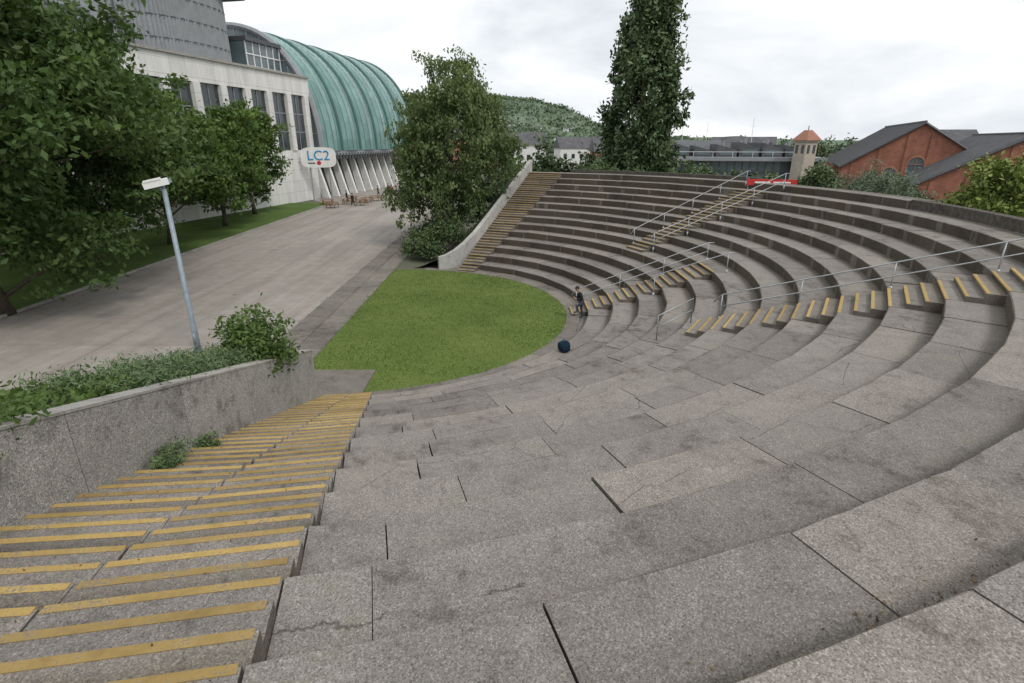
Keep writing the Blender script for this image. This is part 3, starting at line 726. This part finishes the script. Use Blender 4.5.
mb.add([(-1.9,-1.9,8.55),(1.9,-1.9,8.55),(1.9,1.9,8.55),(-1.9,1.9,8.55),(-.5,-.5,10.4),(.5,-.5,10.4),(.5,.5,10.4),(-.5,.5,10.4)],[(0,1,2,3),(0,1,5,4),(1,2,6,5),(2,3,7,6),(3,0,4,7),(4,5,6,7)],.5,1)
mb.tube([(0,0,10.4),(0,0,11.2)],.08,5,.5,2)
for s_ in (-.7,.7):
    mb.box(s_-.3,s_+.3,-1.46,-1.35,6.2,7.7,.5,2); mb.box(-1.46,-1.35,s_-.3,s_+.3,6.2,7.7,.5,2)
mb.build('tower',[M_CREAM,M_TERRA,M_DGREY],tw)
for i,(x,y,w,d,h) in enumerate(((64,160,16,10,6),(150,210,30,15,7),(30,150,18,10,6))):
    mb=MB(); house(mb,x,y,0,w,d,h,.2*(i-2)); mb.build('distant_building',[(M_GREY,M_WHITE,M_TERRA)[i%3],M_SLATE,M_GLASS])
for i,(x,y,h) in enumerate(((44,150,14),(52,155,13),(62,150,14),(40,160,13),(36,150,13.5))):
    mb=MB(); mb.tube([(x,y,0),(x,y,h)],[.12,.05],6); mb.tube([(x-.8,y,h*.85),(x+.8,y,h*.85)],.03,4); mb.build('mast',M_WHITE)

# ------------------------------------------------------------ railings, lamp, banner
def stair_rail(name,a,r0,r1,npost,rails=(.95,.5)):
    mb=MB(); f=lambda r,h: P(r,a,.342*(r-R0)+.22+h)
    for h in rails:
        pts=[f(r0+(r1-r0)*i/8,h) for i in range(9)]
        if h==rails[0]:
            pts=[f(r0-.28,h-.12)+Vector((0,0,-.1))]+pts+[f(r1,h)+ (P(r1+.3,a,0)-P(r1,a,0))]
        mb.tube(pts,.024,8)
    for i in range(npost):
        r=r0+(r1-r0)*i/(npost-1); p=f(r,rails[0])
        zb=treadz(r) if r>=R0 else .05
        mb.tube([(p.x,p.y,zb-.35),p],.022,8)
        mb.tube([(p.x,p.y,zb-.3),(p.x,p.y,zb+.02)],.055,8)
    return mb.build(name,M_STEEL,None,True)
stair_rail('handrail',61.5,16.9,26.9,5)
stair_rail('handrail',94.6,10.6,17.6,4)
stair_rail('handrail',110.7,16.9,26.6,5)
stair_rail('handrail',117.6,16.9,26.6,5,(.95,))
stair_rail('handrail',85.4,14.2,17.6,2,(.95,))
mb=MB(); A=P(15.15,54.8,RI*4); B=P(15.95,60.2,RI*5)
mb.tube([A,A+Vector((0,0,.95)),B+Vector((0,0,.95)),B],.024,8); mb.tube([A+Vector((0,0,.5)),B+Vector((0,0,.5))],.02,8); mb.build('handrail',M_STEEL,None,True)
mb=MB()
for i in range(5):
    q=P(27.3,54+i*4.5,5.3); mb.tube([q,q+Vector((0,0,1.2))],.025,6)
for h in (1.2,.7): mb.tube([P(27.3,54+i*4.5,5.3+h) for i in range(5)],.025,6)
mb.build('handrail',M_STEEL)

lp=empty('street_lamp',(-13.5,21.8,0)); mb=MB()
mb.tube([(0,0,0),(0,0,1.1),(0,0,1.15),(0,0,6.75)],[.125,.125,.105,.085],12,.5,0)
mb.tube([(0,0,0),(0,0,.06)],.19,12,.5,0); mb.box(-.05,.05,-.135,-.1,.35,.85,.5,0)
mb.tube([(0,0,6.6),(0,0,6.9),(-.15,0,7.0)],.06,8,.5,0); mb.build('pole',[M_POLE],lp,True)
mb=MB(); M=Matrix.Translation((-.12,-.05,6.94))@Matrix.Rotation(rad(30),4,'Z')@Matrix.Rotation(rad(-12),4,'Y')@Matrix.Scale(1.25,4)
mb.box(-.42,.28,-.17,.17,-.07,.12,.5,0,M); mb.box(-.38,.1,-.19,.19,.12,.17,.5,0,M); mb.box(-.4,.05,-.13,.13,-.1,-.07,.5,1,M); mb.box(.28,.36,-.09,.09,-.04,.08,.5,2,M)
mb.tube([M@Vector((0,0,-.07)),M@Vector((0,0,-.2))],.07,8,.5,2)
mb.build('lamp_head',[M_WHITE,M_GLASS,M_POLE],lp)

q=Vector((17.9,38.9,5.80)); bn=empty('banner_sign',q,rad(-12)); mb=MB()
mb.box(-1.6,1.6,-.03,.03,-.2,.2,.5,0); mb.box(-1.1,-.1,-.045,-.033,-.05,.05,.5,1); mb.box(.1,1.2,-.045,-.033,-.05,.05,.5,1)
for x in (-1.5,0,1.5): mb.tube([(x,.06,-.9),(x,.06,.3)],.03,6,.5,2)
mb.build('panel',[M_RED,M_WHITE,M_STEEL],bn)

# ------------------------------------------------------------ picnic tables, people
def table(x,y,rz):
    e=empty('picnic_table',(x,y,.004),rz); mb=MB()
    for i in range(4): mb.box(-.9,.9,-.36+i*.185,-.36+i*.185+.165,.72,.76,.5,0)
    for s_ in (-1,1):
        for i in range(2): mb.box(-.9,.9,s_*.68-.13+i*.14,s_*.68-.13+i*.14+.125,.43,.47,.5,0)
    for x_ in (-.6,.6):
        mb.box(x_-.03,x_+.03,-.75,.75,.37,.43,.5,0)
        for s_ in (-1,1): mb.tube([(x_,s_*.6,0),(x_,s_*.22,.72)],.045,4,.5,0)
    mb.build('table_and_seats',[M_WOOD],e)
for x,y,r in ((-25.8,78,.2),(-23.4,79.5,.5),(-21.0,78,-.3),(-23.8,83,.1),(-20.5,84,.6),(-18.7,88,.3),(-24.2,75.0,-.2),(-21.3,81.2,1.2)): table(x,y,r)

SKIN=simple('skin',(.45,.28,.2),.6,.3,0,.08,20)
HAIR=simple('dark_hair',(.03,.022,.018),.7,.3,0,.3,60)
def cloth(n,c): return simple(n,c,.9,.1,0,.2,25,.3)
BLACK=cloth('black_jacket',(.025,.026,.032)); JEAN=cloth('dark_jeans',(.05,.06,.085)); SHOE=cloth('shoes',(.05,.05,.05))
WS=cloth('pale_top',(.5,.5,.5)); RS=cloth('red_top',(.35,.05,.05)); BS=cloth('navy_top',(.04,.06,.13))
def person(name,loc,rz,top,legs,pose={},detail=True):
    e=empty(name,loc,rz)
    J={'pel':(0,0,.93,.135),'wa':(0,.0,1.08,.125),'ch':(0,0,1.28,.15),'nk0':(0,.0,1.43,.075),'nk':(0,0,1.49,.055),'h1':(0,-.015,1.57,.082),'h2':(0,-.01,1.65,.098),'h3':(0,0,1.71,.078)}
    for s,x in (('l',1),('r',-1)):
        J.update({s+'sh':(x*.17,0,1.39,.075),s+'el':(x*.24,.03,1.11,.05),s+'wr':(x*.25,-.06,.87,.034),s+'hd':(x*.25,-.09,.79,.036),
          s+'hip':(x*.10,0,.88,.105),s+'kn':(x*.12,-.02,.49,.066),s+'an':(x*.13,.02,.09,.045),s+'to':(x*.14,-.17,.045,.04)})
    for k,v in pose.items(): J[k]=tuple(v)+(J[k][3],)
    E=[('pel','wa','t'),('wa','ch','t'),('ch','nk0','t'),('nk0','nk','s'),('nk','h1','s'),('h1','h2','s'),('h2','h3','s')]
    for s in 'lr': E+=[('ch',s+'sh','t'),(s+'sh',s+'el','t'),(s+'el',s+'wr','t'),(s+'wr',s+'hd','s'),('pel',s+'hip','p'),(s+'hip',s+'kn','p'),(s+'kn',s+'an','p'),(s+'an',s+'to','f')]
    names=list(J); idx={n:i for i,n in enumerate(names)}
    me=bpy.data.meshes.new('sk'); me.from_pydata([J[n][:3] for n in names],[(idx[a],idx[b]) for a,b,_ in E],[])
    o=bpy.data.objects.new('sk',me); COL.objects.link(o)
    o.modifiers.new('Skin','SKIN')
    for i,n in enumerate(names):
        d=me.skin_vertices[0].data[i]; d.radius=(J[n][3],J[n][3]*(.8 if n in('pel','wa','ch') else 1)); d.use_root=(n=='pel')
    ss=o.modifiers.new('s','SUBSURF'); ss.levels=2; ss.render_levels=2
    dg=bpy.context.evaluated_depsgraph_get(); dg.update(); nm=bpy.data.meshes.new_from_object(o.evaluated_get(dg))
    bpy.data.objects.remove(o)
    for m in (top,legs,SKIN,SHOE): nm.materials.append(m)
    seg=[(Vector(J[a][:3]),Vector(J[b][:3]),{'t':0,'p':1,'s':2,'f':3}[l]) for a,b,l in E]
    for p in nm.polygons:
        c=p.center; best=9;bi=0
        for a,b,l in seg:
            d=b-a; t=max(0,min(1,(c-a).dot(d)/d.length_squared)); q=(c-(a+d*t)).length
            if q<best: best=q;bi=l
        p.material_index=bi; p.use_smooth=True
    body=bpy.data.objects.new('body',nm); COL.objects.link(body); body.parent=e
    h=Vector(J['h2'][:3]); mb=MB()
    mb.ell(h+Vector((0,.018,.025)),(.103,.112,.112),14,8,.5,0,z0=-.15)
    if detail:
        mb.tube([h+Vector((0,-.1,.01)),h+Vector((0,-.125,-.025)),h+Vector((0,-.1,-.035))],[.008,.014,.01],6,.5,1)
        for x in (-1,1):
            mb.ell(h+Vector((x*.034,-.092,.008)),(.012,.008,.008),8,5,.5,0); mb.ell(h+Vector((x*.1,.0,-.01)),(.012,.022,.03),8,6,.5,1)
        mb.tube([h+Vector((-.025,-.094,-.06)),h+Vector((.025,-.094,-.06))],.006,5,.5,2)
        for s in 'lr':
            w=Vector(J[s+'wr'][:3]); hd=Vector(J[s+'hd'][:3]); d=(hd-w).normalized(); sd=d.cross(Vector((0,0,1)) if abs(d.z)<.8 else Vector((0,1,0))).normalized(); nn=sd.cross(d)
            for i,(o_,L) in enumerate(((-.03,.065),(-.01,.078),(.01,.074),(.029,.058))):
                b0=hd+sd*o_; mb.tube([b0,b0+d*L*.5+nn*.006,b0+d*L*.8+nn*.03,b0+d*L*.85+nn*.048],[.010,.0095,.0085,.007],6,.5,1)
            b0=w+d*.03+sd*-.03; mb.tube([b0,b0+d*.035-sd*.022,b0+d*.065-sd*.02+nn*.015],[.012,.011,.008],6,.5,1)
    mb.build('head_and_hands',[HAIR,SKIN,RS],e,True); return e
pp=person('person',(3.5,26.15,.045),rad(-78),BLACK,JEAN,{
 'wa':(0,-.05,1.07),'ch':(0,-.13,1.26),'nk0':(0,-.19,1.40),'nk':(0,-.225,1.45),'h1':(0,-.265,1.52),'h2':(0,-.29,1.59),'h3':(0,-.295,1.655),
 'lsh':(.17,-.16,1.37),'rsh':(-.17,-.16,1.37),'lel':(.24,-.10,1.10),'rel':(-.24,-.12,1.10),'lwr':(.12,-.34,1.10),'rwr':(-.10,-.36,1.12),'lhd':(.06,-.41,1.13),'rhd':(-.05,-.43,1.15),
 'lkn':(.13,-.30,.72),'lan':(.13,-.27,.44),'lto':(.13,-.46,.40),'rkn':(-.13,.02,.49),'ran':(-.13,.12,.09),'rto':(-.15,-.06,.045)})
mb=MB(); mb.box(-.04,.04,-.47,-.458,1.14,1.28,.5,0); mb.build('phone',[M_DGREY],pp)
for i,(x,y,r,t,l) in enumerate(((-20.3,92,.4,BLACK,JEAN),(-19.6,91.6,-2.4,RS,JEAN),(-21.5,90,1.5,BS,BLACK),(-17.5,98,2.0,WS,JEAN),(-18.3,98.5,-1.0,BLACK,BLACK),(-20.9,95,.5,BS,JEAN),(-24.0,81.2,2.2,BLACK,JEAN),(-22.0,77.0,1.0,BLACK,BLACK),(-17.2,86,.3,BS,JEAN))):
    person('person',(x,y,.004),r,t,l,{'lkn':(.12,-.14,.5),'lan':(.13,-.2,.1),'lto':(.13,-.38,.05),'ran':(-.13,.22,.12),'rto':(-.13,.04,.05)},False)

bp=empty('backpack',tuple(P(11.4,54,RI+.003)),rad(25)); mb=MB()
NAVY=cloth('navy_bag',(.012,.025,.045)); TEAL=cloth('teal_strap',(.02,.12,.16))
def bag(c,sx,sy,sz,mi):
    n=20;m=12;vs=[];fs=[]
    for i in range(m+1):
        ph=-math.pi/2+math.pi*i/m
        for j in range(n):
            t=2*math.pi*j/n; f=lambda v,e=.55: math.copysign(abs(v)**e,v)
            vs.append((c[0]+sx*f(math.cos(ph))*f(math.cos(t)),c[1]+sy*f(math.cos(ph))*f(math.sin(t)),c[2]+sz*f(math.sin(ph),.75)))
    for i in range(m):
        for j in range(n): k=(j+1)%n; fs.append((i*n+j,i*n+k,(i+1)*n+k,(i+1)*n+j))
    mb.add(vs,fs,.5,mi)
bag((0,0,.22),.25,.16,.22,0); bag((0,-.17,.15),.18,.07,.12,0); bag((0,.0,.40),.15,.10,.06,0)
mb.tube([(-.06,.05,.42),(-.04,.08,.5),(.04,.08,.5),(.06,.05,.42)],.014,6,.5,1)
for x in (-.12,.12): mb.tube([(x,.12,.40),(x*1.2,.23,.32),(x*1.3,.22,.16),(x*1.1,.14,.06)],.02,6,.5,1)
mb.tube([(-.2,-.165,.3),(0,-.2,.33),(.2,-.165,.3)],.008,5,.5,1)
mb.build('bag_body',[NAVY,TEAL],bp,True)

# ------------------------------------------------------------ world / sun / camera
w=bpy.data.worlds.new('World'); SC.world=w; w.use_nodes=True; nt=w.node_tree
for n in list(nt.nodes): nt.nodes.remove(n)
out=nt.nodes.new('ShaderNodeOutputWorld')
EL,AZ=rad(50),rad(140)
sky=nt.nodes.new('ShaderNodeTexSky'); sky.sky_type='NISHITA'; sky.sun_disc=False; sky.sun_elevation=EL; sky.sun_rotation=AZ
b1=nt.nodes.new('ShaderNodeBackground'); b1.inputs[1].default_value=.1; nt.links.new(sky.outputs[0],b1.inputs[0])
tc=nt.nodes.new('ShaderNodeTexCoord'); mp=nt.nodes.new('ShaderNodeMapping'); mp.inputs['Scale'].default_value=(1,1,2.6); mp.inputs['Location'].default_value=(.3,.1,.2); nt.links.new(tc.outputs['Generated'],mp.inputs[0])
n1=noi(nt,mp.outputs[0],2.4,5,.55,.35); n2=noi(nt,mp.outputs[0],1.1,2,.5)
cc=ramp(nt,n1,[(.34,(.66,.70,.75)),(.47,(.82,.85,.885)),(.58,(.98,.985,.99))])
b2=nt.nodes.new('ShaderNodeBackground'); b2.inputs[1].default_value=1.12; nt.links.new(cc,b2.inputs[0])
ms=nt.nodes.new('ShaderNodeMixShader'); nt.links.new(ramp(nt,n2,[(.3,.88),(.5,.98)]),ms.inputs[0]); nt.links.new(b1.outputs[0],ms.inputs[1]); nt.links.new(b2.outputs[0],ms.inputs[2]); nt.links.new(ms.outputs[0],out.inputs[0])
L=bpy.data.lights.new('sun','SUN'); L.energy=1.5; L.angle=rad(12); L.color=(1,.95,.88); so=bpy.data.objects.new('sun',L); COL.objects.link(so)
d=Vector((math.sin(AZ)*math.cos(EL),math.cos(AZ)*math.cos(EL),math.sin(EL))); so.rotation_euler=d.to_track_quat('Z','Y').to_euler()
cam=bpy.data.cameras.new('camera'); cam.sensor_width=36; cam.lens=543/1024*36; cam.clip_end=9000; cam.clip_start=.05
co_=bpy.data.objects.new('camera',cam); COL.objects.link(co_); co_.location=(0,0,CAMZ); co_.rotation_euler=(rad(90-20.3),0,0); SC.camera=co_
SC.view_settings.view_transform='Standard'
try: SC.view_settings.look='None'
except: pass
